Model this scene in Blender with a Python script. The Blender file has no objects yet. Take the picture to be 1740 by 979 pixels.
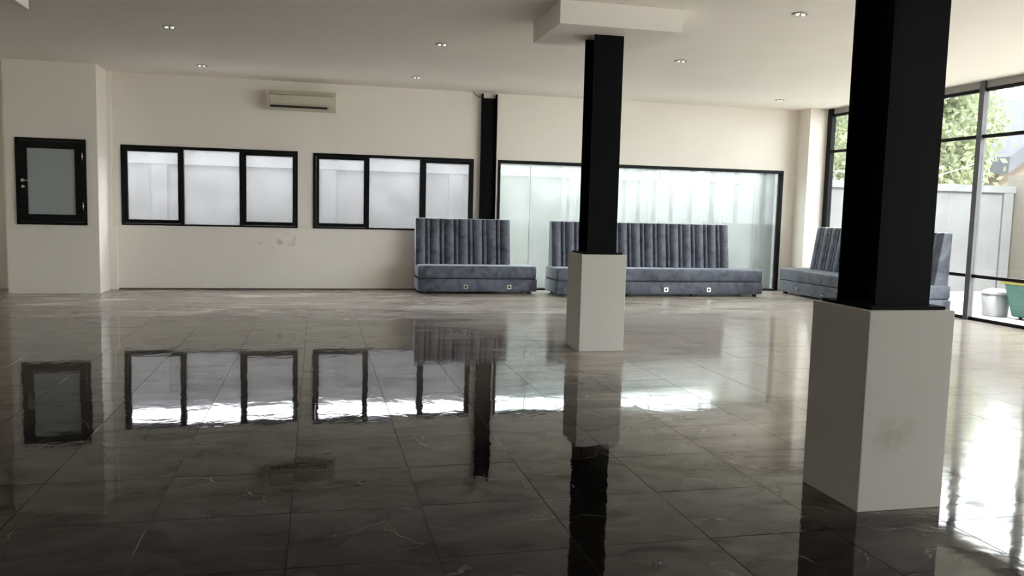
import bpy, bmesh, math, random
import numpy as np
from mathutils import Vector, Matrix

random.seed(7)
np.random.seed(7)
scene = bpy.context.scene
C = scene.collection

# ---------------------------------------------------------------- camera
CAM_H = 1.4209
cam_data = bpy.data.cameras.new('camera')
cam = bpy.data.objects.new('camera', cam_data)
C.objects.link(cam)
yaw, pitch, roll = (math.radians(a) for a in (13.282, 5.477, 1.457))
fw = Vector((math.sin(yaw) * math.cos(pitch), math.cos(yaw) * math.cos(pitch), -math.sin(pitch)))
rt = Vector((math.cos(yaw), -math.sin(yaw), 0))
up = rt.cross(fw)
r2 = rt * math.cos(roll) + up * math.sin(roll)
u2 = up * math.cos(roll) - rt * math.sin(roll)
m = Matrix((r2, u2, -fw)).transposed().to_4x4()
m.translation = (0, 0, CAM_H)
cam.matrix_world = m
cam_data.sensor_width = 36
cam_data.lens = 36 * 1411.667 / 1740
cam_data.clip_start = 0.05
cam_data.clip_end = 300
scene.camera = cam

# ---------------------------------------------------------------- sky, sun, exposure
world = bpy.data.worlds.new('sky')
scene.world = world
world.use_nodes = True
bg = world.node_tree.nodes['Background']
bg.inputs['Color'].default_value = (0.93, 0.965, 1.0, 1)      # bright hazy white sky
bg.inputs['Strength'].default_value = 6.6
sun_data = bpy.data.lights.new('sun', 'SUN')
sun_data.energy = 7.0
sun_data.angle = math.radians(6)
sun_data.color = (1.0, 0.96, 0.9)
sun = bpy.data.objects.new('sun', sun_data)
C.objects.link(sun)
sun.rotation_euler = (math.radians(50), 0, math.radians(-4))
vs = scene.view_settings
vs.view_transform = 'Standard'
vs.look = 'None'
vs.gamma = 1
vs.use_curve_mapping = False
vs.exposure = 0.78
scene.cycles.use_denoising = True
scene.cycles.max_bounces = 16
scene.cycles.diffuse_bounces = 8
scene.cycles.glossy_bounces = 6
scene.cycles.transparent_max_bounces = 24
scene.cycles.sample_clamp_indirect = 8

# ---------------------------------------------------------------- helpers
def new_mat(name):
    mt = bpy.data.materials.new(name)
    mt.use_nodes = True
    nt = mt.node_tree
    return mt, nt, nt.nodes['Principled BSDF']

def nd(nt, typ, **kw):
    n = nt.nodes.new(typ)
    for k, v in kw.items():
        setattr(n, k, v)
    return n

def simple(name, col, rough=0.6, metal=0.0, var=0.06, scale=6.0, bump=0.0, spec=0.5, coords='Object'):
    """plain procedural material: colour with a slight noise variation"""
    mt, nt, b = new_mat(name)
    tc = nd(nt, 'ShaderNodeTexCoord')
    nz = nd(nt, 'ShaderNodeTexNoise')
    nz.inputs['Scale'].default_value = scale
    nz.inputs['Detail'].default_value = 4
    nt.links.new(tc.outputs[coords], nz.inputs['Vector'])
    rp = nd(nt, 'ShaderNodeValToRGB')
    rp.color_ramp.elements[0].position = 0.3
    rp.color_ramp.elements[1].position = 0.7
    rp.color_ramp.elements[0].color = (*[c * (1 - var) for c in col], 1)
    rp.color_ramp.elements[1].color = (*[min(1, c * (1 + var)) for c in col], 1)
    nt.links.new(nz.outputs['Fac'], rp.inputs['Fac'])
    nt.links.new(rp.outputs['Color'], b.inputs['Base Color'])
    b.inputs['Roughness'].default_value = rough
    b.inputs['Metallic'].default_value = metal
    b.inputs['Specular IOR Level'].default_value = spec
    if bump:
        bp = nd(nt, 'ShaderNodeBump')
        bp.inputs['Strength'].default_value = bump
        bp.inputs['Distance'].default_value = 0.01
        nt.links.new(nz.outputs['Fac'], bp.inputs['Height'])
        nt.links.new(bp.outputs['Normal'], b.inputs['Normal'])
    return mt

def box_bm(bm, x0, x1, y0, y1, z0, z1, bevel=0.0, seg=2):
    vs_ = [bm.verts.new(p) for p in ((x0, y0, z0), (x1, y0, z0), (x1, y1, z0), (x0, y1, z0),
                                     (x0, y0, z1), (x1, y0, z1), (x1, y1, z1), (x0, y1, z1))]
    fs = [bm.faces.new([vs_[i] for i in f]) for f in
          ((0, 3, 2, 1), (4, 5, 6, 7), (0, 1, 5, 4), (1, 2, 6, 5), (2, 3, 7, 6), (3, 0, 4, 7))]
    if bevel:
        es = list({e for f in fs for e in f.edges})
        bmesh.ops.bevel(bm, geom=es, offset=bevel, segments=seg, profile=0.5, affect='EDGES')
    return bm

def mesh_obj(name, bm, mat, parent=None, smooth=False, loc=None):
    me = bpy.data.meshes.new(name)
    bm.normal_update()
    bm.to_mesh(me)
    bm.free()
    if smooth:
        for p in me.polygons:
            p.use_smooth = True
    me.materials.append(mat)
    return link(name, me, parent, loc)

def link(name, me, parent=None, loc=None):
    o = bpy.data.objects.new(name, me)
    C.objects.link(o)
    if parent is not None:
        o.parent = parent
    if loc is not None:
        o.location = loc
    return o

def box(name, ext, mat, parent=None, bevel=0.0, seg=2, smooth=False):
    """a box given in its parent's local coordinates (world when it has none); origin at its own base centre"""
    x0, x1, y0, y1, z0, z1 = ext
    c = ((x0 + x1) / 2, (y0 + y1) / 2, z0)
    bm = box_bm(bmesh.new(), x0 - c[0], x1 - c[0], y0 - c[1], y1 - c[1], 0, z1 - z0, bevel, seg)
    return mesh_obj(name, bm, mat, parent, smooth, c)

def boxes(name, exts, mat, parent=None, loc=(0, 0, 0)):
    bm = bmesh.new()
    for x0, x1, y0, y1, z0, z1 in exts:
        box_bm(bm, x0 - loc[0], x1 - loc[0], y0 - loc[1], y1 - loc[1], z0 - loc[2], z1 - loc[2])
    return mesh_obj(name, bm, mat, parent, False, loc)

def tag(o, label, cat, group=None, kind=None):
    o['label'] = label
    o['category'] = cat
    if group:
        o['group'] = group
    if kind:
        o['kind'] = kind
    return o

def thing(name, loc, label, cat, group=None, kind=None, rz=0.0):
    o = bpy.data.objects.new(name, None)
    C.objects.link(o)
    o.location = loc
    o.rotation_euler = (0, 0, rz)
    o.empty_display_size = 0.2
    return tag(o, label, cat, group, kind)

def lathe(name, prof, mat, parent=None, loc=None, seg=24, smooth=True):
    """surface of revolution about z; prof = [(r, z), ...]"""
    bm = bmesh.new()
    rings = []
    for r, z in prof:
        if r < 1e-6:
            rings.append([bm.verts.new((0, 0, z))])
        else:
            rings.append([bm.verts.new((r * math.cos(2 * math.pi * i / seg), r * math.sin(2 * math.pi * i / seg), z)) for i in range(seg)])
    for a, b in zip(rings, rings[1:]):
        for i in range(seg):
            j = (i + 1) % seg
            if len(a) == 1 and len(b) == 1:
                continue
            if len(a) == 1:
                bm.faces.new((a[0], b[j], b[i]))
            elif len(b) == 1:
                bm.faces.new((a[i], a[j], b[0]))
            else:
                bm.faces.new((a[i], a[j], b[j], b[i]))
    bmesh.ops.recalc_face_normals(bm, faces=bm.faces)
    return mesh_obj(name, bm, mat, parent, smooth, loc)

def tube(name, pts, r, mat, parent=None, seg=6, loc=(0, 0, 0)):
    bm = bmesh.new()
    pts = [Vector(p) - Vector(loc) for p in pts]
    rings = []
    for i, p in enumerate(pts):
        d = (pts[min(i + 1, len(pts) - 1)] - pts[max(i - 1, 0)]).normalized()
        a = d.cross(Vector((0, 0, 1)))
        if a.length < 1e-3:
            a = d.cross(Vector((1, 0, 0)))
        a.normalize()
        b = d.cross(a)
        rr = r[i] if isinstance(r, (list, tuple)) else r
        rings.append([bm.verts.new(p + (a * math.cos(2 * math.pi * k / seg) + b * math.sin(2 * math.pi * k / seg)) * rr) for k in range(seg)])
    for A, B in zip(rings, rings[1:]):
        for k in range(seg):
            bm.faces.new((A[k], A[(k + 1) % seg], B[(k + 1) % seg], B[k]))
    bm.faces.new(rings[0][::-1])
    bm.faces.new(rings[-1])
    bmesh.ops.recalc_face_normals(bm, faces=bm.faces)
    return mesh_obj(name, bm, mat, parent, True, loc)

# ---------------------------------------------------------------- materials
def paint_mat(name, col, smudges=(), rough=0.75):
    """matt wall paint; smudges = [(centre xyz, radii xyz, strength, colour)]: scuffs and stains on the paint"""
    mt, nt, b = new_mat(name)
    geo = nd(nt, 'ShaderNodeNewGeometry')
    nz = nd(nt, 'ShaderNodeTexNoise')
    nz.inputs['Scale'].default_value = 1.3
    nz.inputs['Detail'].default_value = 5
    nt.links.new(geo.outputs['Position'], nz.inputs['Vector'])
    rp = nd(nt, 'ShaderNodeValToRGB')
    rp.color_ramp.elements[0].position = 0.3
    rp.color_ramp.elements[1].position = 0.7
    rp.color_ramp.elements[0].color = (*[c * 0.965 for c in col], 1)
    rp.color_ramp.elements[1].color = (*col, 1)
    nt.links.new(nz.outputs['Fac'], rp.inputs['Fac'])
    out = rp.outputs['Color']
    for cen, rad, st, scol, thr in smudges:
        sub = nd(nt, 'ShaderNodeVectorMath', operation='SUBTRACT')
        sub.inputs[1].default_value = cen
        nt.links.new(geo.outputs['Position'], sub.inputs[0])
        div = nd(nt, 'ShaderNodeVectorMath', operation='DIVIDE')
        div.inputs[1].default_value = rad
        nt.links.new(sub.outputs[0], div.inputs[0])
        ln = nd(nt, 'ShaderNodeVectorMath', operation='LENGTH')
        nt.links.new(div.outputs[0], ln.inputs[0])
        mr = nd(nt, 'ShaderNodeMapRange')
        mr.inputs['From Min'].default_value = 1.0
        mr.inputs['From Max'].default_value = 0.2
        nt.links.new(ln.outputs['Value'], mr.inputs['Value'])
        n2 = nd(nt, 'ShaderNodeTexNoise')
        n2.inputs['Scale'].default_value = 9
        n2.inputs['Detail'].default_value = 5
        nt.links.new(geo.outputs['Position'], n2.inputs['Vector'])
        m2 = nd(nt, 'ShaderNodeMapRange')
        m2.inputs['From Min'].default_value = thr
        m2.inputs['From Max'].default_value = thr + 0.16
        nt.links.new(n2.outputs['Fac'], m2.inputs['Value'])
        mu = nd(nt, 'ShaderNodeMath', operation='MULTIPLY')
        nt.links.new(mr.outputs[0], mu.inputs[0])
        nt.links.new(m2.outputs[0], mu.inputs[1])
        mu2 = nd(nt, 'ShaderNodeMath', operation='MULTIPLY')
        mu2.inputs[1].default_value = st
        nt.links.new(mu.outputs[0], mu2.inputs[0])
        mx = nd(nt, 'ShaderNodeMixRGB')
        nt.links.new(mu2.outputs[0], mx.inputs['Fac'])
        nt.links.new(out, mx.inputs['Color1'])
        mx.inputs['Color2'].default_value = (*scol, 1)
        out = mx.outputs['Color']
    nt.links.new(out, b.inputs['Base Color'])
    b.inputs['Roughness'].default_value = rough
    b.inputs['Specular IOR Level'].default_value = 0.25
    n3 = nd(nt, 'ShaderNodeTexNoise')
    n3.inputs['Scale'].default_value = 60
    nt.links.new(geo.outputs['Position'], n3.inputs['Vector'])
    bp = nd(nt, 'ShaderNodeBump')
    bp.inputs['Strength'].default_value = 0.04
    bp.inputs['Distance'].default_value = 0.004
    nt.links.new(n3.outputs['Fac'], bp.inputs['Height'])
    nt.links.new(bp.outputs['Normal'], b.inputs['Normal'])
    return mt

WHITE = (0.87, 0.82, 0.75)
M_wall = paint_mat('wall_paint', WHITE, [((-0.62, 14.08, 0.78), (0.62, 0.3, 0.2), 0.5, (0.2, 0.19, 0.18), 0.56)])
M_ceil = paint_mat('ceiling_paint', (0.87, 0.825, 0.77))
M_plinth = paint_mat('plinth_paint', (0.52, 0.50, 0.46),
                     [((2.72, 3.40, 0.37), (0.17, 0.3, 0.13), 0.42, (0.30, 0.24, 0.15), 0.44),
                      ((2.86, 3.40, 0.66), (0.14, 0.3, 0.09), 0.3, (0.33, 0.31, 0.27), 0.5)])
M_black = simple('black_steel_paint', (0.0032, 0.0036, 0.0040), 0.65, 0, 0.15, 3, 0, 0.06)
M_frame = simple('black_aluminium', (0.006, 0.0063, 0.007), 0.5, 0, 0.1, 5, 0, 0.15)
M_mull = simple('graphite_mullion', (0.12, 0.121, 0.13), 0.45, 0.0, 0.1, 5, 0, 0.3)
M_chrome = simple('brushed_chrome', (0.72, 0.70, 0.66), 0.25, 1.0, 0.05, 20)
M_pelmet = simple('grey_pelmet', (0.36, 0.35, 0.33), 0.6)
M_concrete = simple('perimeter_render', (0.095, 0.096, 0.098), 0.85, 0, 0.10, 1.4, 0.1)
M_coping = simple('coping_render', (0.105, 0.107, 0.11), 0.85, 0, 0.08, 2.0)
M_ground = simple('yard_concrete', (0.50, 0.48, 0.43), 0.9, 0, 0.15, 1.0, 0.15, coords='Generated')
M_bulb = simple('lamp_lens', (0.9, 0.88, 0.85), 0.2)
_b = M_bulb.node_tree.nodes['Principled BSDF']
_b.inputs['Emission Color'].default_value = (1, 0.95, 0.9, 1)
_b.inputs['Emission Strength'].default_value = 0.4
M_trim = simple('lamp_trim', (0.45, 0.44, 0.42), 0.35, 0.3)
M_cup = simple('lamp_cup', (0.10, 0.10, 0.10), 0.3, 0.3)
M_ac = simple('aged_ivory_plastic', (0.58, 0.55, 0.43), 0.45, 0, 0.03, 2)
M_acdark = simple('dark_outlet', (0.012, 0.011, 0.008), 0.7)
M_cable = simple('white_cable', (0.3, 0.3, 0.3), 0.5)
M_blackwire = simple('black_wire', (0.01, 0.01, 0.01), 0.6)
M_rubber = simple('black_foot', (0.01, 0.01, 0.01), 0.6)

def glass_mat(name, tint, haze, hazecol, scale=3.0, stretch=(1, 1, 1)):
    """window pane: transparent sheet with Fresnel reflection and an uneven film of dust that scatters daylight"""
    mt, nt, b = new_mat(name)
    nt.nodes.remove(b)
    out = nt.nodes['Material Output']
    tr = nd(nt, 'ShaderNodeBsdfTransparent')
    tr.inputs['Color'].default_value = (*tint, 1)
    gl = nd(nt, 'ShaderNodeBsdfGlossy')
    gl.inputs['Roughness'].default_value = 0.0
    lw = nd(nt, 'ShaderNodeLayerWeight')
    lw.inputs['Blend'].default_value = 0.5
    pw_ = nd(nt, 'ShaderNodeMath', operation='POWER')
    pw_.inputs[1].default_value = 5.0
    nt.links.new(lw.outputs['Facing'], pw_.inputs[0])
    fr = nd(nt, 'ShaderNodeMapRange')
    fr.inputs['To Min'].default_value = 0.022
    fr.inputs['To Max'].default_value = 0.9
    nt.links.new(pw_.outputs[0], fr.inputs['Value'])
    mix = nd(nt, 'ShaderNodeMixShader')
    nt.links.new(fr.outputs[0], mix.inputs['Fac'])
    nt.links.new(tr.outputs[0], mix.inputs[1])
    nt.links.new(gl.outputs[0], mix.inputs[2])
    tl = nd(nt, 'ShaderNodeBsdfTranslucent')
    tl.inputs['Color'].default_value = (*hazecol, 1)
    geo = nd(nt, 'ShaderNodeNewGeometry')
    mp = nd(nt, 'ShaderNodeMapping')
    mp.inputs['Scale'].default_value = stretch
    nt.links.new(geo.outputs['Position'], mp.inputs['Vector'])
    nz = nd(nt, 'ShaderNodeTexNoise')
    nz.inputs['Scale'].default_value = scale
    nz.inputs['Detail'].default_value = 6
    nt.links.new(mp.outputs[0], nz.inputs['Vector'])
    mr = nd(nt, 'ShaderNodeMapRange')
    mr.inputs['From Min'].default_value = 0.3
    mr.inputs['From Max'].default_value = 0.75
    mr.inputs['To Min'].default_value = haze * 0.75
    mr.inputs['To Max'].default_value = haze * 1.3
    nt.links.new(nz.outputs['Fac'], mr.inputs['Value'])
    mix2 = nd(nt, 'ShaderNodeMixShader')
    nt.links.new(mr.outputs[0], mix2.inputs['Fac'])
    nt.links.new(mix.outputs[0], mix2.inputs[1])
    nt.links.new(tl.outputs[0], mix2.inputs[2])
    nt.links.new((mix2 if haze > 0 else mix).outputs[0], out.inputs['Surface'])
    return mt

M_glass_small = glass_mat('dusty_pane', (0.97, 0.97, 0.98), 0.06, (0.9, 0.9, 0.92))
M_glass_big = glass_mat('greenish_pane', (0.93, 0.975, 0.95), 0.13, (0.86, 0.9, 0.87))
M_glass_wall = glass_mat('facade_pane', (0.935, 0.95, 0.945), 0.0, (0.92, 0.93, 0.92))
M_frost = simple('grey_frosted_glass', (0.36, 0.40, 0.40), 0.35, 0, 0.03, 1.5)

# velvet
def velvet_mat():
    mt, nt, b = new_mat('blue_grey_velvet')
    geo = nd(nt, 'ShaderNodeNewGeometry')
    nz = nd(nt, 'ShaderNodeTexNoise')
    nz.inputs['Scale'].default_value = 5.0
    nz.inputs['Detail'].default_value = 6
    nz.inputs['Distortion'].default_value = 1.2
    nt.links.new(geo.outputs['Position'], nz.inputs['Vector'])
    rp = nd(nt, 'ShaderNodeValToRGB')
    e = rp.color_ramp.elements
    e[0].position = 0.30
    e[0].color = (0.040, 0.046, 0.068, 1)
    e[1].position = 0.48
    e[1].color = (0.092, 0.102, 0.134, 1)
    e2 = rp.color_ramp.elements.new(0.75)
    e2.color = (0.135, 0.150, 0.195, 1)
    nt.links.new(nz.outputs['Fac'], rp.inputs['Fac'])
    nt.links.new(rp.outputs['Color'], b.inputs['Base Color'])
    b.inputs['Roughness'].default_value = 0.55
    b.inputs['Specular IOR Level'].default_value = 0.4
    b.inputs['Sheen Weight'].default_value = 0.9
    b.inputs['Sheen Roughness'].default_value = 0.35
    b.inputs['Sheen Tint'].default_value = (0.86, 0.9, 1.0, 1)
    return mt
M_velvet = velvet_mat()
M_seam = simple('dark_seam_fabric', (0.016, 0.018, 0.025), 0.9)

# polished marble-look tile, with veins and a film of dust towards the far wall
TILE = 0.6
TX0, TY0 = -0.114, 4.43
def tile_mat():
    mt, nt, b = new_mat('polished_grey_marble_tile')
    L = nt.links.new
    geo = nd(nt, 'ShaderNodeNewGeometry')
    def vmath(op, a, bval=None, bsock=None):
        n = nd(nt, 'ShaderNodeVectorMath', operation=op)
        L(a, n.inputs[0])
        if bval is not None:
            n.inputs[1].default_value = bval
        if bsock is not None:
            L(bsock, n.inputs[1])
        return n.outputs[0]
    def mrange(v, a, b_, c=0.0, d=1.0, smooth=False):
        n = nd(nt, 'ShaderNodeMapRange')
        if smooth:
            n.interpolation_type = 'SMOOTHSTEP'
        n.inputs['From Min'].default_value = a
        n.inputs['From Max'].default_value = b_
        n.inputs['To Min'].default_value = c
        n.inputs['To Max'].default_value = d
        L(v, n.inputs['Value'])
        return n.outputs[0]
    def math_(op, a, bv=None, bs=None, clamp=False):
        n = nd(nt, 'ShaderNodeMath', operation=op)
        n.use_clamp = clamp
        L(a, n.inputs[0])
        if bv is not None:
            n.inputs[1].default_value = bv
        if bs is not None:
            L(bs, n.inputs[1])
        return n.outputs[0]
    def noise(v, sc, det=5, dist=0.0, rough=0.5):
        n = nd(nt, 'ShaderNodeTexNoise')
        n.inputs['Scale'].default_value = sc
        n.inputs['Detail'].default_value = det
        n.inputs['Distortion'].default_value = dist
        n.inputs['Roughness'].default_value = rough
        L(v, n.inputs['Vector'])
        return n.outputs['Fac']
    pos = geo.outputs['Position']
    flat = vmath('MULTIPLY', pos, (1, 1, 0))
    cell = vmath('FLOOR', vmath('DIVIDE', vmath('SUBTRACT', flat, (TX0 % TILE, TY0 % TILE, 0)), (TILE, TILE, 1)))
    wn = nd(nt, 'ShaderNodeTexWhiteNoise', noise_dimensions='3D')
    L(cell, wn.inputs['Vector'])
    off = vmath('MULTIPLY', wn.outputs['Color'], (37, 41, 23))
    p = vmath('ADD', flat, bsock=off)
    mot = noise(p, 2.6, 7, 0.9, 0.62)
    ramp = nd(nt, 'ShaderNodeValToRGB')
    e = ramp.color_ramp.elements
    e[0].position, e[0].color = 0.38, (0.0022, 0.0019, 0.0016, 1)
    e[1].position, e[1].color = 0.70, (0.014, 0.012, 0.0105, 1)
    L(mot, ramp.inputs['Fac'])
    # thin broken veins
    warp = nd(nt, 'ShaderNodeTexNoise')
    warp.inputs['Scale'].default_value = 2.2
    warp.inputs['Detail'].default_value = 5
    L(p, warp.inputs['Vector'])
    pw = vmath('ADD', p, bsock=vmath('MULTIPLY', warp.outputs['Color'], (0.7, 0.7, 0)))
    vo = nd(nt, 'ShaderNodeTexVoronoi', feature='DISTANCE_TO_EDGE')
    vo.inputs['Scale'].default_value = 1.7
    L(pw, vo.inputs['Vector'])
    vein = mrange(vo.outputs['Distance'], 0.011, 0.0, 0.0, 1.0)
    vmask = mrange(noise(p, 2.0, 3), 0.46, 0.60)
    vein = math_('MULTIPLY', vein, bs=vmask)
    mixv = nd(nt, 'ShaderNodeMixRGB')
    L(math_('MULTIPLY', vein, 0.6), mixv.inputs['Fac'])
    L(ramp.outputs['Color'], mixv.inputs['Color1'])
    mixv.inputs['Color2'].default_value = (0.25, 0.21, 0.18, 1)
    # dust film trodden in along the far wall, smeared by mopping; paler toward the glazing
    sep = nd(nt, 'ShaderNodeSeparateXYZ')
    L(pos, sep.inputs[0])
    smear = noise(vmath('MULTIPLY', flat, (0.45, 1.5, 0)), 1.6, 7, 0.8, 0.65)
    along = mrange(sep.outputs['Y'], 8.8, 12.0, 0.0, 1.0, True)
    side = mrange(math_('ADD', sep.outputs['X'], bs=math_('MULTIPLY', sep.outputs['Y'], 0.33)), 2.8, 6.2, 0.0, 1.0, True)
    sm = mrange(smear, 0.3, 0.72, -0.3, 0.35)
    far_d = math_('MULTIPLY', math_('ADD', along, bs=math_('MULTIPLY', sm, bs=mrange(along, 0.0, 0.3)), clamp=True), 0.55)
    side_pale = math_('MULTIPLY', math_('ADD', side, bs=math_('MULTIPLY', sm, bs=mrange(side, 0.0, 0.3)), clamp=True), 0.78)
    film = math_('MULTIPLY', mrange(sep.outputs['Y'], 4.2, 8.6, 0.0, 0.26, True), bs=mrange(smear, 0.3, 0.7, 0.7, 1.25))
    dust = math_('MAXIMUM', math_('MAXIMUM', far_d, bs=side_pale), bs=film)  # takes in the paler glazed side as well as the dust film
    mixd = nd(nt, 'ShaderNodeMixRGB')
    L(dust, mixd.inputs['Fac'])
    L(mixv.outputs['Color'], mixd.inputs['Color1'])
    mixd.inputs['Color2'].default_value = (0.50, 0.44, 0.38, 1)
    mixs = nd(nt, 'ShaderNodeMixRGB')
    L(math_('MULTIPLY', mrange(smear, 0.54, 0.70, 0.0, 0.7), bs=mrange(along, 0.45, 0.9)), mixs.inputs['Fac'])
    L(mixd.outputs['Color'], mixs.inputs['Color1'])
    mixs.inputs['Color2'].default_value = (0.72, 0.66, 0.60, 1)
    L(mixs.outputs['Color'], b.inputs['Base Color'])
    L(math_('ADD', mrange(far_d, 0, 0.55, 0.03, 0.22), bs=mrange(side_pale, 0, 0.78, 0.0, 0.07)), b.inputs['Roughness'])
    b.inputs['IOR'].default_value = 1.42
    L(mrange(noise(vmath('MULTIPLY', p, (0.8, 1.3, 0)), 3.0, 7, 1.0, 0.62), 0.32, 0.68, 0.10, 0.48), b.inputs['Specular IOR Level'])
    bp = nd(nt, 'ShaderNodeBump')
    bp.inputs['Strength'].default_value = 0.22
    bp.inputs['Distance'].default_value = 0.004
    L(noise(vmath('MULTIPLY', flat, (1, 1, 0)), 4.5, 3, 0.4), bp.inputs['Height'])
    L(bp.outputs['Normal'], b.inputs['Normal'])
    return mt
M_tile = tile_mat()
M_grout = simple('grey_grout', (0.10, 0.09, 0.08), 0.7)

# ---------------------------------------------------------------- the room
H = 3.361          # ceiling
D = 14.08          # far wall
G = 9.10           # glazed facade
LX, BY = -6.0, -4.5  # unseen left wall and rear wall

# floor: a grout bed with every tile laid on it
floor = box('floor', (LX, G + 0.12, BY, D + 0.15, -0.2, -0.004), M_grout)
tag(floor, 'polished dark grey marble tile floor mirroring the windows', 'floor', kind='structure')

def to_px(p):
    q = Vector(p) - Vector((0, 0, CAM_H))
    z = q.dot(fw)
    if z < 0.3:
        return None
    return (870 + 1411.667 * q.dot(r2) / z, 489.5 - 1411.667 * q.dot(u2) / z)

def tile_bm(sx, sy, gap=0.0016, bev=0.0004, t=0.012):
    bm = bmesh.new()
    a, b = sx / 2 - gap, sy / 2 - gap
    lo = [bm.verts.new((x, y, -t)) for x, y in ((-a, -b), (a, -b), (a, b), (-a, b))]
    mi = [bm.verts.new((x, y, -bev)) for x, y in ((-a, -b), (a, -b), (a, b), (-a, b))]
    c, d = a - bev, b - bev
    hi = [bm.verts.new((x, y, 0)) for x, y in ((-c, -d), (c, -d), (c, d), (-c, d))]
    bm.faces.new(hi)
    for i in range(4):
        j = (i + 1) % 4
        bm.faces.new((lo[i], lo[j], mi[j], mi[i]))
        bm.faces.new((mi[i], mi[j], hi[j], hi[i]))
    return bm

cells = []
nx0, nx1 = math.floor((LX - TX0) / TILE), math.ceil((G - TX0) / TILE)
ny0, ny1 = math.floor((BY - TY0) / TILE), math.ceil((D - TY0) / TILE)
for i in range(nx0, nx1):
    for j in range(ny0, ny1):
        x0, x1 = max(TX0 + i * TILE, LX), min(TX0 + (i + 1) * TILE, G)
        y0, y1 = max(TY0 + j * TILE, BY), min(TY0 + (j + 1) * TILE, D)
        if x1 - x0 < 0.02 or y1 - y0 < 0.02:
            continue
        cs = [to_px(p) for p in ((x0, y0, 0), (x1, y0, 0), (x1, y1, 0), (x0, y1, 0))]
        area = 0
        if all(cs):
            cs = [(min(max(u, 0), 1740), min(max(v, 0), 979)) for u, v in cs]
            area = abs(sum(cs[k][0] * cs[(k + 1) % 4][1] - cs[(k + 1) % 4][0] * cs[k][1] for k in range(4))) / 2
        cells.append((area, x0, x1, y0, y1))
cells.sort(key=lambda c: -c[0])
tile_meshes = {}
rest = bmesh.new()
for n, (area, x0, x1, y0, y1) in enumerate(cells):
    sx, sy = round(x1 - x0, 4), round(y1 - y0, 4)
    cx, cy = (x0 + x1) / 2, (y0 + y1) / 2
    tx, ty = random.gauss(0, 0.0010), random.gauss(0, 0.0008)
    if n < 300 and area > 8:
        if (sx, sy) not in tile_meshes:
            me = bpy.data.meshes.new('tile')
            bm = tile_bm(sx, sy)
            bm.normal_update()
            bm.to_mesh(me)
            bm.free()
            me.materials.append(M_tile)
            tile_meshes[(sx, sy)] = me
        o = link('tile', tile_meshes[(sx, sy)], floor)
        o.location = Vector((cx, cy, 0)) - floor.location
        o.rotation_euler = (tx, ty, 0)
    else:
        bm = tile_bm(sx, sy)
        bm.transform(Matrix.Translation(Vector((cx, cy, 0)) - floor.location) @ Matrix.Rotation(tx, 4, 'X') @ Matrix.Rotation(ty, 4, 'Y'))
        me = bpy.data.meshes.new('tmp')
        bm.to_mesh(me)
        bm.free()
        rest.from_mesh(me)
        bpy.data.meshes.remove(me)
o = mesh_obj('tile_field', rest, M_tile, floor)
o['kind'] = 'stuff'

# walls
W1 = (-2.970, -0.308, 1.010, 2.254)
W2 = (-0.063, 2.598, 1.010, 2.240)
W3 = (3.022, 8.472, 0.0, 2.243)
T0, T1 = D, D + 0.15
wb = boxes('wall_back', [
    (LX, W1[0], T0, T1, -0.2, H), (W1[0], W1[1], T0, T1, -0.2, W1[2]), (W1[0], W1[1], T0, T1, W1[3], H),
    (W1[1], W2[0], T0, T1, -0.2, H), (W2[0], W2[1], T0, T1, -0.2, W2[2]), (W2[0], W2[1], T0, T1, W2[3], H),
    (W2[1], W3[0], T0, T1, -0.2, H), (W3[0], W3[1], T0, T1, W3[3], H), (W3[0], W3[1], T0, T1, -0.2, -0.012),
    (W3[1], G + 0.12, T0, T1, -0.2, H)], M_wall, None, (3, D, 0))
tag(wb, 'white painted far wall holding the black framed windows', 'wall', kind='structure')
wl = box('wall_left', (LX - 0.15, LX, BY, D + 0.15, -0.2, H), M_wall)
tag(wl, 'white side wall on the dim left of the hall', 'wall', kind='structure')
wr = box('wall_rear', (LX - 0.15, G + 0.12, BY - 0.15, BY, -0.2, H), M_wall)
tag(wr, 'white wall closing the hall behind the viewer', 'wall', kind='structure')
cl = box('ceiling', (LX - 0.15, G + 0.5, BY - 0.15, D + 0.35, H, H + 0.25), M_ceil)
tag(cl, 'flat white ceiling with small recessed downlights', 'ceiling', kind='structure')
bump = box('wall_projection', (-4.380, -3.145, 13.413, D, 0, H), M_wall)
tag(bump, 'projecting white wall block with the black framed hatch door', 'wall', kind='structure')
pil = box('wall_pilaster', (8.715, G - 0.03, 13.68, D, 0, H), M_wall)
tag(pil, 'bright white corner pier between far wall and glazed side', 'wall', kind='structure')
tr = box('trim_1', (-3.145, -3.030, 13.985, D, 0, 0.985), M_wall, bevel=0.004)
tag(tr, 'short white boxed casing at the foot of the corner', 'trim', kind='structure')
tr = box('trim_2', (-3.145, -3.085, 14.02, D, 0.985, H), M_wall, bevel=0.004)
tag(tr, 'slim white boxed casing rising in the corner to the ceiling', 'trim', kind='structure')
tr = box('trim_3', (8.472, 8.715, D - 0.006, D, 2.236, 2.246), M_wall)
tag(tr, 'thin plaster line on the wall beside the large window', 'trim', kind='structure')
tr = box('baseboard_back', (-3.03, W3[0], D - 0.006, D, 0.0, 0.018), simple('dark_base_joint', (0.06, 0.05, 0.04), 0.8))
tag(tr, 'thin dark joint line along the foot of the far wall', 'baseboard', kind='structure')

# ---------------------------------------------------------------- windows of the far wall
def bars(name, rects, y0, y1, mat, parent, bevel=0.003):
    """rects in (x0, x1, z0, z1), joined as one frame; local coordinates"""
    bm = bmesh.new()
    for x0, x1, z0, z1 in rects:
        box_bm(bm, x0, x1, y0, y1, z0, z1)
    return mesh_obj(name, bm, mat, parent)

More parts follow.
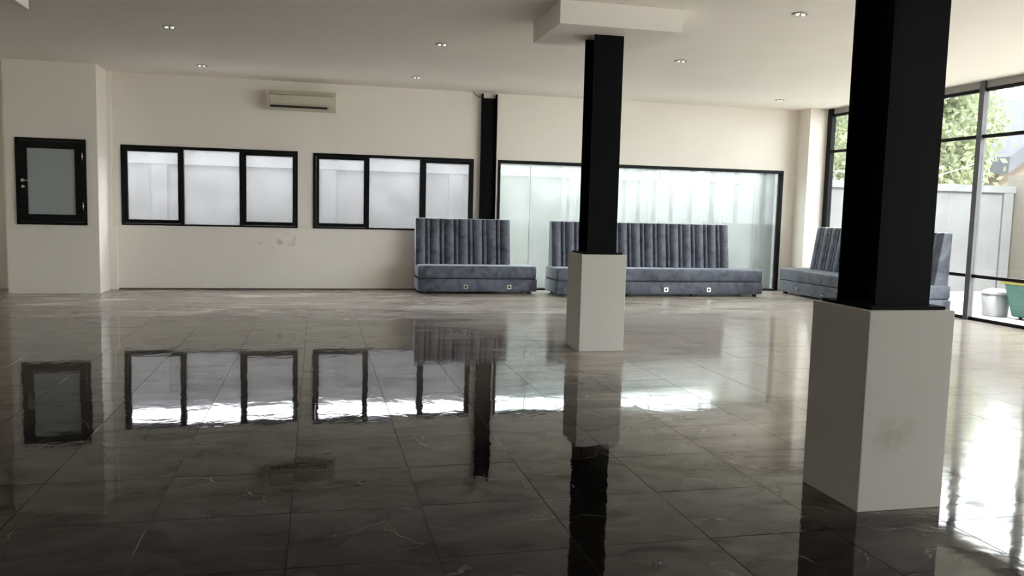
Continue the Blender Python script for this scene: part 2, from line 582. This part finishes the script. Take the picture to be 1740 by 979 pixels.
def casement_window(name, W, label, panes):
    x0, x1, z0, z1 = W
    cx = (x0 + x1) / 2
    w = thing(name, (cx, D, z0), label, 'window', kind='structure')
    a, b, h = x0 - cx, x1 - cx, z1 - z0
    f = 0.045
    m1 = (panes[0][1] + panes[1][0]) / 2 - cx + 0.012
    m2 = (panes[1][1] + panes[2][0]) / 2 - cx - 0.012
    mw = 0.027
    bars('frame', [(a, b, 0, 0.028), (a, b, h - f, h), (a, a + f, 0.028, h - f), (b - f, b, 0.028, h - f),
                   (m1 - mw, m1 + mw, 0.028, h - f), (m2 - mw, m2 + mw, 0.028, h - f)], -0.018, 0.09, M_frame, w)
    for q, (p0, p1) in enumerate(((a + f, m1 - mw), (m1 + mw, m2 - mw), (m2 + mw, b - f))):
        zb, zt = 0.028, h - f
        if q != 1:                        # the outer two are opening sashes
            s = 0.05
            sash = bars('sash', [(p0 + 0.002, p1 - 0.002, zb + 0.004, zb + 0.062), (p0 + 0.002, p1 - 0.002, zt - s, zt - 0.002),
                                 (p0 + 0.002, p0 + s, zb + 0.062, zt - s), (p1 - 0.035, p1 - 0.002, zb + 0.062, zt - s)], -0.010, 0.045, M_frame, w)
            box('pane', (p0 + s, p1 - 0.035, 0.014, 0.020, zb + 0.062, zt - s), M_glass_small, sash)
            hx = (p0 + p1) / 2
            box('latch', (hx - 0.05, hx + 0.05, -0.022, -0.010, zb + 0.022, zb + 0.042), M_frame, sash, 0.003)
        else:
            box('pane', (p0, p1, 0.04, 0.046, zb, zt), M_glass_small, w)
    return w

casement_window('window_1', W1, 'black three-light window nearest the hatch door, under the air conditioner',
                ((-2.867, -2.13), (-2.05, -1.218), (-1.13, -0.39)))
casement_window('window_2', W2, 'black three-light window partly hidden by the short velvet sofa',
                ((0.025, 0.757), (0.85, 1.68), (1.764, 2.497)))

w3 = thing('window_3', ((W3[0] + W3[1]) / 2, D, 0), 'long floor-level greenish shop window behind the longest sofa', 'window', kind='structure')
cx = (W3[0] + W3[1]) / 2
a, b, h = W3[0] - cx, W3[1] - cx, W3[3]
bars('frame', [(a, b, h - 0.055, h), (a, a + 0.045, 0.03, h - 0.055), (b - 0.055, b, 0.03, h - 0.055), (a, b, 0.0, 0.03)], -0.012, 0.10, M_frame, w3)
M_sil = simple('white_silicone', (0.8, 0.82, 0.8), 0.5)
js = [W3[0] + 0.045, 3.61, 4.81, 6.01, 7.27, W3[1] - 0.055]
for k in range(5):
    box('pane', (js[k] - cx + 0.004, js[k + 1] - cx - 0.004, 0.045, 0.055, 0.03, h - 0.055), M_glass_big, w3)
    if k:
        box('glass_joint', (js[k] - cx - 0.007, js[k] - cx + 0.007, 0.043, 0.057, 0.03, h - 0.055), M_sil, w3)

# hatch door in the projecting block
d1 = thing('door_1', (-3.765, 13.413, 1.011), 'black framed hatch door with frosted grey pane in the projecting wall', 'door', kind='structure')
hw, hh = 0.466, 1.252
bars('door_frame', [(-hw, hw, 0, 0.04), (-hw, hw, hh - 0.04, hh), (-hw, -hw + 0.04, 0.04, hh - 0.04), (hw - 0.04, hw, 0.04, hh - 0.04)], -0.030, 0, M_frame, d1)
leaf = bars('door_leaf', [(-hw + 0.044, hw - 0.044, 0.044, 0.152), (-hw + 0.044, hw - 0.044, hh - 0.150, hh - 0.044),
                          (-hw + 0.044, -hw + 0.155, 0.152, hh - 0.150), (hw - 0.145, hw - 0.044, 0.152, hh - 0.150)], -0.042, 0, M_frame, d1)
box('pane', (-hw + 0.155, hw - 0.145, -0.022, -0.004, 0.152, hh - 0.150), M_frost, leaf)
for hz in (0.225, 0.945):
    o = lathe('hinge', [(0, 0), (0.010, 0), (0.010, 0.11), (0, 0.11)], M_chrome, d1, (hw - 0.043, -0.046, hz), 12)
def disc_y(name, r, t, mat, parent, loc):
    o = lathe(name, [(0, 0), (r, 0), (r, t * 0.7), (r * 0.85, t), (0, t)], mat, parent, loc, 20)
    o.rotation_euler = (math.radians(90), 0, 0)
    return o
disc_y('handle_rose', 0.026, 0.012, M_chrome, leaf, (-hw + 0.096, -0.042, 0.635))
disc_y('lock_cylinder', 0.024, 0.012, M_chrome, leaf, (-hw + 0.098, -0.042, 0.545))
tube('lever', [(-hw + 0.096, -0.05, 0.635), (-hw + 0.096, -0.085, 0.635), (-hw + 0.11, -0.092, 0.635), (-hw + 0.21, -0.092, 0.633)], 0.008, M_chrome, leaf, 8)

# ---------------------------------------------------------------- glazed side of the hall
w4 = thing('window_4', (G, 10.0, 0), 'floor-to-ceiling glazed wall with graphite mullions on the right', 'window', kind='structure')
GY0 = BY + 1.2
mull = [13.61] + [13.545 - 1.165 * k for k in range(1, 16)]
mull = [y for y in mull if y > GY0]
zr = [(0.0, 0.045), (0.605, 0.650), (2.568, 2.616), (3.215, 3.262)]
lx = G - 9.10
for k, y in enumerate(mull):
    if k == 0:
        box('mullion', (-0.03, 0.05, 13.545 - 10, 13.68 - 10, 0, H), M_frame, w4)
    else:
        box('mullion', (-0.035, 0.05, y - 10 - 0.045, y - 10 + 0.045, 0, H), M_mull, w4)
ends = [13.545] + [y - 0.045 for y in mull[1:]]
for k in range(len(mull) - 1):
    ya, yb = mull[k + 1] + 0.045 - 10, ends[k] - 10
    for z0, z1 in zr:
        box('transom', (-0.012, 0.04, ya, yb, z0, z1), M_frame, w4)
    box('head_panel', (0.0, 0.04, ya, yb, zr[3][1], H), M_pelmet, w4)
    for (za, zb_) in ((zr[0][1], zr[1][0]), (zr[1][1], zr[2][0]), (zr[2][1], zr[3][0])):
        box('pane', (0.012, 0.020, ya, yb, za, zb_), M_glass_wall, w4)
ymin = mull[-1] - 0.045
wrs = box('wall_right', (G - 0.03, G + 0.12, BY, ymin, -0.2, H), M_wall)
tag(wrs, 'white end of the glazed side behind the viewer', 'wall', kind='structure')
wp = box('wall_corner', (G - 0.03, G + 0.12, 13.68, D, -0.2, H), M_wall)
tag(wp, 'white outer corner return beside the glazing', 'wall', kind='structure')

# ---------------------------------------------------------------- columns
CAPZ = 3.146
def column(name, cxy, label, cap_label, group, show_cap=True, front=None):
    x, y = cxy
    c = thing(name, (x, y, 0), label, 'column', group)
    hx, hy = 0.237, 0.232
    box('plinth', (-hx, hx, -hy, hy, 0, 0.981), M_plinth, c, 0.004, 1)
    box('base_plate', (-0.205, 0.205, -0.20, 0.20, 0.981, 0.998), M_black, c)
    st = thing_part('steel_shaft', c)
    # H-section: two flanges facing front and back with the web between
    fx = 0.152
    box('flange', (-fx, fx, -0.152, -0.137, 0.998, CAPZ), M_black, st)
    box('flange', (-fx, fx, 0.137, 0.152, 0.998, CAPZ), M_black, st)
    box('web', (-0.008, 0.008, -0.137, 0.137, 0.998, CAPZ), M_black, st)
    cap = box('ceiling_capital', (x - 0.612, x + 0.612, y - 0.5, y + 0.5, CAPZ, H), M_ceil)
    tag(cap, cap_label, 'capital', 'dropped ceiling boxes', 'structure')
    return c
def thing_part(name, parent):
    o = bpy.data.objects.new(name, None)
    C.objects.link(o)
    o.parent = parent
    return o

column('steel_column', (2.806, 8.122), 'slimmer-looking black steel column on white plinth in front of the long sofa',
       'dropped white ceiling box over the farther black column', 'black steel columns on white plinths')
column('steel_column', (2.778, 3.634), 'nearest and largest black steel column on tall stained white plinth',
       'dropped white ceiling box over the nearest black column', 'black steel columns on white plinths')
column('steel_column', (-3.225, 8.25), 'black steel column on white plinth beyond the left edge',
       'dropped white ceiling box at the upper left corner', 'black steel columns on white plinths')

# H-section against the far wall
wc = thing('wall_column', (2.840, D, 0), 'slim black steel stanchion on the far wall between two windows', 'column')
box('flange', (-0.130, -0.112, -0.10, 0.0, 0, 3.335), M_black, wc)
box('flange', (0.112, 0.130, -0.10, 0.0, 0, 3.335), M_black, wc)
box('web', (-0.112, 0.112, -0.06, -0.045, 0, 3.265), M_black, wc)
wire = tube('loose_wire', [(2.71, 14.0, 3.27), (2.66, 14.02, 3.275), (2.61, 14.03, 3.30), (2.57, 14.04, 3.335), (2.56, 14.05, H)], 0.006, M_blackwire, None, 6, (2.71, 14.0, 3.27))
tag(wire, 'short loose black wire curling from the top of the stanchion', 'wire')

# ---------------------------------------------------------------- downlights
spots = [(-1.623, 10.226, 'dim downlight at upper left, nearer of the two left ones'),
         (-1.623, 12.94, 'small downlight above the left window near the far wall'),
         (1.453, 10.137, 'twin-lamp downlight left of the dropped ceiling box'),
         (1.461, 12.817, 'small downlight near the far wall between air conditioner and stanchion'),
         (4.535, 10.113, 'downlight just right of the farther column and ceiling box'),
         (4.531, 7.389, 'largest downlight, close to the nearest column near the upper edge'),
         (7.62, 12.908, 'farthest downlight on the right, above the white corner pier')]
for x, y, lab in spots:
    t = thing('downlight', (x, y, H), lab, 'downlight', 'recessed downlights in the ceiling')
    lathe('trim_ring', [(0.070, 0), (0.078, -0.003), (0.080, -0.008), (0.074, -0.012), (0.066, -0.010), (0.062, -0.001)], M_trim, t, None, 28)
    lathe('reflector', [(0.064, -0.004), (0.045, -0.002), (0, -0.0015)], M_cup, t, None, 28)
    for s in (-1, 1):
        lathe('lamp', [(0, -0.024), (0.012, -0.022), (0.020, -0.014), (0.022, -0.003), (0, -0.002)], M_bulb, t, (s * 0.030, 0, 0), 14)

# ---------------------------------------------------------------- air conditioner
ac = thing('air_conditioner', (-0.236, D, 2.895), 'aged ivory wall air conditioner above the left window', 'air conditioner')
bm = bmesh.new()
prof = [(0, 0.0), (-0.13, 0.0), (-0.175, 0.022), (-0.205, 0.07), (-0.215, 0.12), (-0.215, 0.225), (-0.205, 0.275), (-0.18, 0.297), (0, 0.297)]
hwid = 0.528
A = [bm.verts.new((-hwid, y, z)) for y, z in prof]
B = [bm.verts.new((hwid, y, z)) for y, z in prof]
n = len(prof)
for i in range(n):
    j = (i + 1) % n
    bm.faces.new((A[i], A[j], B[j], B[i]))
bm.faces.new(A[::-1])
bm.faces.new(B)
bmesh.ops.recalc_face_normals(bm, faces=bm.faces)
mesh_obj('casing', bm, M_ac, ac)
box('front_panel', (-hwid + 0.03, hwid - 0.10, -0.225, -0.205, 0.085, 0.222), M_ac, ac, 0.006)
gr = box('air_intake', (-hwid + 0.02, hwid - 0.02, -0.219, -0.19, 0.232, 0.262), M_ac, ac, 0.003)
for k in range(3):
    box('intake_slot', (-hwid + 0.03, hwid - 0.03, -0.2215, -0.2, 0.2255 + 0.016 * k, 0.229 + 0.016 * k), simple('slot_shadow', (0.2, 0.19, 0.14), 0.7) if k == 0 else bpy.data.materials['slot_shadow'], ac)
box('air_outlet', (-hwid + 0.04, hwid - 0.135, -0.214, -0.13, 0.030, 0.062), M_acdark, ac)
box('louvre', (-hwid + 0.04, hwid - 0.135, -0.222, -0.150, 0.064, 0.078), M_ac, ac, 0.003)
box('control_panel', (hwid - 0.115, hwid - 0.02, -0.221, -0.19, 0.03, 0.075), M_ac, ac, 0.004)

# ---------------------------------------------------------------- velvet sofas
def soft_box(name, ext, parent, bevel, seg=3, mat=None):
    return box(name, ext, mat or M_velvet, parent, bevel, seg, True)

def pad_mesh(w, depth, hgt, lean):
    """one upright channel of the backrest: a rounded vertical roll, leaning back"""
    bm = bmesh.new()
    nseg, prof = 7, []
    for i in range(nseg):
        t = -1 + 2 * i / (nseg - 1)
        prof.append((t * w / 2, -depth * (1 - abs(t) ** 3.0)))
    rows = []
    for z, inset in ((0, 0), (hgt * 0.5, 0), (hgt - 0.03, 0), (hgt - 0.008, 0.35), (hgt, 1.0)):
        rows.append([bm.verts.new((x, y * (1 - inset) + lean * z + 0.0, z)) for x, y in prof])
    for a, b in zip(rows, rows[1:]):
        for i in range(nseg - 1):
            bm.faces.new((a[i], a[i + 1], b[i + 1], b[i]))
    me = bpy.data.meshes.new('back_channel')
    bmesh.ops.recalc_face_normals(bm, faces=bm.faces)
    bm.normal_update()
    bm.to_mesh(me)
    bm.free()
    for p in me.polygons:
        p.use_smooth = True
    me.materials.append(M_velvet)
    return me

def pull_mesh():
    bm = bmesh.new()
    o_, i_, t = 0.036, 0.017, 0.012
    for x0, x1, z0, z1 in ((-o_, o_, -o_, -i_), (-o_, o_, i_, o_), (-o_, -i_, -i_, i_), (i_, o_, -i_, i_)):
        box_bm(bm, x0, x1, -t, 0, z0, z1)
    me = bpy.data.meshes.new('square_pull')
    bm.normal_update()
    bm.to_mesh(me)
    bm.free()
    me.materials.append(M_chrome)
    return me
PULL = pull_mesh()

def sofa(loc, rz, L, depth, b0, b1, nwide, pulls, label, seat_y=None):
    """local frame: x along the front from 0 to L, y from 0 (front) to depth (back)"""
    s = thing('velvet_sofa', loc, label, 'sofa', 'blue-grey velvet channel-back sofas', rz=rz)
    Z0, ZB, ZS = 0.045, 0.262, 0.468
    base = soft_box('base', (0.0, L, 0.0, depth, Z0, ZB - 0.008), s, 0.022)
    soft_box('seat_cushion', (0.0, L - 0.015, -0.008, depth, ZB, ZS), s, 0.035, 4)
    box('seam_gap', (0.015, L - 0.03, 0.012, depth - 0.02, ZB - 0.012, ZB + 0.004), M_seam, s)
    # leaning backrest core
    lean = 0.15
    hb = 1.225 - ZS + 0.03
    yb = depth - 0.30
    bm = bmesh.new()
    th = 0.15
    pts = [(yb, 0), (yb + lean * hb, hb), (min(yb + lean * hb + th, depth), hb), (min(yb + th + 0.1, depth), 0)]
    A = [bm.verts.new((b0, y, z)) for y, z in pts]
    B = [bm.verts.new((b1, y, z)) for y, z in pts]
    for i in range(4):
        j = (i + 1) % 4
        bm.faces.new((A[i], A[j], B[j], B[i]))
    bm.faces.new(A[::-1])
    bm.faces.new(B)
    bmesh.ops.recalc_face_normals(bm, faces=bm.faces)
    bmesh.ops.bevel(bm, geom=list(bm.edges), offset=0.012, segments=2, profile=0.5, affect='EDGES')
    mesh_obj('backrest', bm, M_velvet, s, False, (0, 0, ZS - 0.03))
    # alternating wide and narrow channels
    r = 0.44
    u = (b1 - b0) / (nwide + r * (nwide - 1))
    wide, narrow = pad_mesh(u - 0.012, 0.040, hb, lean), pad_mesh(u * r - 0.012, 0.026, hb, lean)
    x = b0
    for k in range(2 * nwide - 1):
        w = u if k % 2 == 0 else u * r
        o = link('back_channel', wide if k % 2 == 0 else narrow, s)
        o.location = (x + w / 2, yb - 0.001, ZS - 0.03)
        x += w
        if k < 2 * nwide - 2:
            bmx = bmesh.new()
            e = 0.007
            v = [bmx.verts.new(p) for p in ((x - e, yb - 0.004, 0), (x + e, yb - 0.004, 0), (x + e, yb + lean * hb - 0.004, hb - 0.01), (x - e, yb + lean * hb - 0.004, hb - 0.01),
                                            (x - e, yb + 0.004, 0), (x + e, yb + 0.004, 0), (x + e, yb + lean * hb + 0.004, hb - 0.01), (x - e, yb + lean * hb + 0.004, hb - 0.01))]
            for f in ((0, 1, 2, 3), (7, 6, 5, 4), (0, 4, 5, 1), (1, 5, 6, 2), (2, 6, 7, 3), (3, 7, 4, 0)):
                bmx.faces.new([v[i] for i in f])
            mesh_obj('channel_seam', bmx, M_seam, s, False, (0, 0, ZS - 0.03))
    for px in pulls:
        o = link('square_pull', PULL, base)
        o.location = Vector((px, -0.002, 0.125)) - base.location
        disc_y('pull_backplate', 0.040, 0.003, M_seam, base, Vector((px, 0.002, 0.125)) - base.location)
    nf = max(2, int(L / 1.2) + 1)
    for k in range(nf):
        fx = 0.12 + (L - 0.24) * k / (nf - 1)
        for fy in (0.05, depth - 0.09):
            box('foot', (fx - 0.03, fx + 0.03, fy, fy + 0.05, 0.0, Z0 + 0.002), M_rubber, s)
    return s

sofa((1.590, 13.325, 0), 0, 1.985, 0.65, 0.0, 1.60, 7, (0.776, 1.506), 'short velvet sofa under the second window, left of the black stanchion')
sofa((3.800, 12.95, 0), 0, 3.72, 0.72, 0.04, 3.28, 14, (1.917, 2.696), 'longest velvet sofa in front of the big greenish window')
# the third stands along the glazing, facing into the hall
sofa((8.245, 13.66, 0), -math.pi / 2, 3.45, 0.72, 0.32, 3.42, 14, (0.62, 1.37), 'velvet sofa along the glazed side, half hidden by the nearest column')

# ---------------------------------------------------------------- outside
GZ = -0.2
gd = box('ground', (-40, 60, -30, 70, GZ - 0.3, GZ), M_ground)
tag(gd, 'pale concrete yard outside the windows', 'ground', kind='structure')
PY, PT = 15.9, 2.20
pw = thing('wall_perimeter', (4.0, PY, GZ), 'pale grey rendered boundary wall outside the windows', 'wall', kind='structure')
for x0_, x1_, top in ((-14.0, 9.7, 2.375), (9.7, 15.45, 2.205)):
    box('wall_panel', (x0_ - 4, x1_ - 4, 0.05, 0.22, 0, 2.05 - GZ), M_concrete, pw)
    box('coping', (x0_ - 4, x1_ - 4, -0.01, 0.26, 2.05 - GZ, top - GZ), M_coping, pw)
for x in (-11.5, -8.6, -5.7, -2.86, 0.08, 2.46, 5.0, 6.55, 7.42, 8.95, 9.56, 12.3, 15.15):
    box('pier', (x - 4, x - 4 + 0.26, 0.0, 0.24, 0, 2.048 - GZ), M_concrete, pw)
pe = box('wall_boundary_return', (15.45, 15.75, 6.0, PY + 0.25, GZ, 2.45), simple('cream_render', (0.115, 0.103, 0.083), 0.85, 0, 0.05, 1.5))
tag(pe, 'cream boundary wall end at the right edge of the yard', 'wall', kind='structure')
# upright grey box added for the dark strip at the big window's right end
op = thing('outer_strip', (8.31, 14.42, GZ), 'slate grey upright strip outside the right end of the big window', 'post')
M_strip = simple('slate_strip', (0.016, 0.017, 0.021), 0.6, 0, 0.15, 2)
box('shaft', (-0.12, 0.13, -0.12, 0.12, 0.02, 3.55), M_strip, op, 0.006)
box('base_plate', (-0.16, 0.17, -0.16, 0.16, 0, 0.02), M_strip, op)
# sagging cable
cp = [(3.2, 15.3, 2.22), (4.4, 15.3, 2.08), (5.634, 15.25, 2.015), (6.185, 15.2, 2.029), (6.669, 15.15, 2.10), (7.158, 15.1, 2.197), (7.6, 15.1, 2.28), (8.6, 15.1, 2.42),
      (9.6, 15.1, 2.40), (11.2, 15.1, 2.26), (12.0, 15.1, 2.25), (12.707, 15.1, 2.338), (13.2, 15.1, 2.48), (13.64, 15.1, 2.635), (13.95, 15.35, 2.60), (14.25, 15.70, 2.42), (14.40, 15.94, 2.215)]
cb = tube('yard_cable', cp, 0.011, M_cable, None, 6, cp[0])
tag(cb, 'white cable sagging outside the windows in front of the boundary wall', 'cable')

# bins
M_bin = simple('pale_grey_plastic', (0.24, 0.243, 0.26), 0.5, 0, 0.04, 4)
bn = thing('trash_bin', (11.27, 11.83, GZ), 'pale grey round bin with domed lid out in the yard', 'bin')
lathe('bin_body', [(0, 0), (0.185, 0), (0.195, 0.02), (0.222, 0.385), (0.215, 0.385), (0.0, 0.36)], M_bin, bn)
lathe('bin_lid', [(0.0, 0.475), (0.10, 0.468), (0.185, 0.440), (0.235, 0.405), (0.238, 0.385), (0.224, 0.378)], simple('white_lid', (0.26, 0.263, 0.27), 0.45), bn)
M_teal = simple('teal_plastic', (0.018, 0.10, 0.085), 0.45, 0, 0.08, 3)
M_yel = simple('yellow_rim', (0.24, 0.20, 0.045), 0.5)
sk = thing('waste_container', (11.75, 11.15, GZ), 'teal waste container with yellow rim at the right edge', 'container')
bm = bmesh.new()
lo = [bm.verts.new((x_, y_, 0.04)) for x_, y_ in ((-0.50, -0.32), (0.50, -0.32), (0.50, 0.32), (-0.50, 0.32))]
hi = [bm.verts.new((x_, y_, 0.60)) for x_, y_ in ((-0.62, -0.40), (0.62, -0.40), (0.62, 0.40), (-0.62, 0.40))]
bm.faces.new(lo[::-1])
bm.faces.new(hi)
for i in range(4):
    j = (i + 1) % 4
    bm.faces.new((lo[i], lo[j], hi[j], hi[i]))
bmesh.ops.bevel(bm, geom=list(bm.edges), offset=0.03, segments=2, profile=0.5, affect='EDGES')
mesh_obj('container_body', bm, M_teal, sk)
box('container_rim', (-0.66, 0.66, -0.44, 0.44, 0.58, 0.65), M_yel, sk, 0.02)
for sx in (-0.4, 0.4):
    for sy in (-0.22, 0.22):
        o = lathe('caster', [(0, -0.015), (0.03, -0.015), (0.035, 0), (0.03, 0.015), (0, 0.015)], M_rubber, sk, (sx, sy, 0.035), 14)
        o.rotation_euler = (math.radians(90), 0, 0)

# house behind the boundary wall
hs = thing('neighbour_house', (25.6, 24.0, GZ + 0.0), 'cream gabled house beyond the boundary wall at right', 'house')
M_cream = simple('cream_house_wall', (0.098, 0.078, 0.058), 0.85, 0, 0.06, 1.2)
M_roof = simple('grey_roof', (0.045, 0.048, 0.055), 0.8, 0, 0.15, 3)
bm = bmesh.new()
pr = [(-3.0, 0), (3.0, 0), (3.0, 3.5), (0, 5.6), (-3.0, 3.5)]
A = [bm.verts.new((x_, 0, z_)) for x_, z_ in pr]
B = [bm.verts.new((x_, 7, z_)) for x_, z_ in pr]
bm.faces.new(A[::-1]); bm.faces.new(B)
for i in range(5):
    j = (i + 1) % 5
    bm.faces.new((A[i], A[j], B[j], B[i]))
bmesh.ops.recalc_face_normals(bm, faces=bm.faces)
mesh_obj('house_wall', bm, M_cream, hs)
for s in (-1, 1):
    bm = bmesh.new()
    q = [(0, 5.62), (s * 3.5, 3.17), (s * 3.5, 3.72), (0, 6.17)]
    A = [bm.verts.new((x_, -0.9, z_)) for x_, z_ in q]
    B = [bm.verts.new((x_, 7.5, z_)) for x_, z_ in q]
    bm.faces.new(A[::-1]); bm.faces.new(B)
    for i in range(4):
        j = (i + 1) % 4
        bm.faces.new((A[i], A[j], B[j], B[i]))
    bmesh.ops.recalc_face_normals(bm, faces=bm.faces)
    mesh_obj('roof_slope', bm, M_roof, hs)
M_hwin = simple('house_window', (0.08, 0.09, 0.10), 0.15)
for wx in (-2.2, -0.4, 1.4):
    f = box('house_window', (wx, wx + 0.9, -0.06, 0.02, 1.9, 3.1), M_coping, hs)
    box('house_pane', (-0.38, 0.38, -0.055, -0.035, 0.08, 1.12), M_hwin, f)

# trees
def leaf_mat(name, col):
    mt, nt, b = new_mat(name)
    geo = nd(nt, 'ShaderNodeNewGeometry')
    nz = nd(nt, 'ShaderNodeTexNoise')
    nz.inputs['Scale'].default_value = 0.9
    nz.inputs['Detail'].default_value = 3
    nt.links.new(geo.outputs['Position'], nz.inputs['Vector'])
    rp = nd(nt, 'ShaderNodeValToRGB')
    rp.color_ramp.elements[0].position = 0.35
    rp.color_ramp.elements[1].position = 0.65
    rp.color_ramp.elements[0].color = (*[c * 0.7 for c in col], 1)
    rp.color_ramp.elements[1].color = (*[min(c * 1.3, 1) for c in col], 1)
    nt.links.new(nz.outputs['Fac'], rp.inputs['Fac'])
    nt.links.new(rp.outputs['Color'], b.inputs['Base Color'])
    b.inputs['Roughness'].default_value = 0.6
    tl = nd(nt, 'ShaderNodeBsdfTranslucent')
    nt.links.new(rp.outputs['Color'], tl.inputs['Color'])
    mx = nd(nt, 'ShaderNodeMixShader')
    mx.inputs['Fac'].default_value = 0.45
    nt.links.new(b.outputs[0], mx.inputs[1])
    nt.links.new(tl.outputs[0], mx.inputs[2])
    nt.links.new(mx.outputs[0], nt.nodes['Material Output'].inputs['Surface'])
    return mt
M_leaf = [leaf_mat('pale_green_leaves', (0.19, 0.215, 0.125)), leaf_mat('mid_green_leaves', (0.16, 0.185, 0.105))]
M_bark = simple('grey_bark', (0.20, 0.17, 0.14), 0.9, 0, 0.25, 8)

def tree(loc, h, r, label, mi, nleaf):
    t = thing('tree', (*loc, GZ), label, 'tree', 'trees beyond the boundary wall')
    tube('trunk', [(0, 0, 0), (0.05, 0.02, h * 0.3), (-0.04, 0.05, h * 0.55), (0.0, 0.0, h * 0.8)], [0.16, 0.13, 0.10, 0.05], M_bark, t, 8)
    for k in range(4):
        a = k * 1.6 + loc[0]
        tube('branch', [(0, 0, h * (0.38 + 0.07 * k)), (r * 0.35 * math.cos(a), r * 0.35 * math.sin(a), h * (0.52 + 0.07 * k)), (r * 0.7 * math.cos(a), r * 0.7 * math.sin(a), h * (0.62 + 0.07 * k))],
             [0.07, 0.045, 0.02], M_bark, t, 6)
    # clumped foliage
    nc = 26
    th = np.random.rand(nc) * 2 * np.pi
    rr = r * np.sqrt(np.random.rand(nc)) * 0.85
    cz = h * 0.70 + (np.random.rand(nc) - 0.5) * h * 0.52
    cen = np.stack([rr * np.cos(th), rr * np.sin(th), cz], 1)
    pick = np.random.randint(0, nc, nleaf)
    pos_ = cen[pick] + np.random.normal(0, r * 0.17, (nleaf, 3))
    ax = np.random.normal(0, 1, (nleaf, 3)); ax /= np.linalg.norm(ax, axis=1)[:, None]
    bx = np.cross(ax, np.random.normal(0, 1, (nleaf, 3))); bx /= np.linalg.norm(bx, axis=1)[:, None]
    sz = (0.07 + 0.07 * np.random.rand(nleaf))[:, None]
    v = np.stack([pos_ - ax * sz, pos_ + bx * sz * 0.5, pos_ + ax * sz, pos_ - bx * sz * 0.5], 1).reshape(-1, 3)
    f = np.arange(nleaf * 4).reshape(-1, 4)
    me = bpy.data.meshes.new('foliage')
    me.from_pydata(v.tolist(), [], f.tolist())
    me.materials.append(M_leaf[mi])
    o = link('foliage', me, t)
    o['kind'] = 'stuff'
    return t
tree((16.9, 20.4), 6.2, 1.8, 'pale leafy tree right of the nearest column, above the boundary wall', 0, 7000)
tree((31.2, 33.5), 9.0, 2.6, 'light green tree rising behind the gabled house', 0, 6000)
tree((12.6, 20.4), 6.0, 1.8, 'green tree mostly hidden behind the nearest column', 1, 6000)
tree((18.4, 26.6), 7.4, 2.3, 'taller tree farther back between the other trees', 1, 6500)
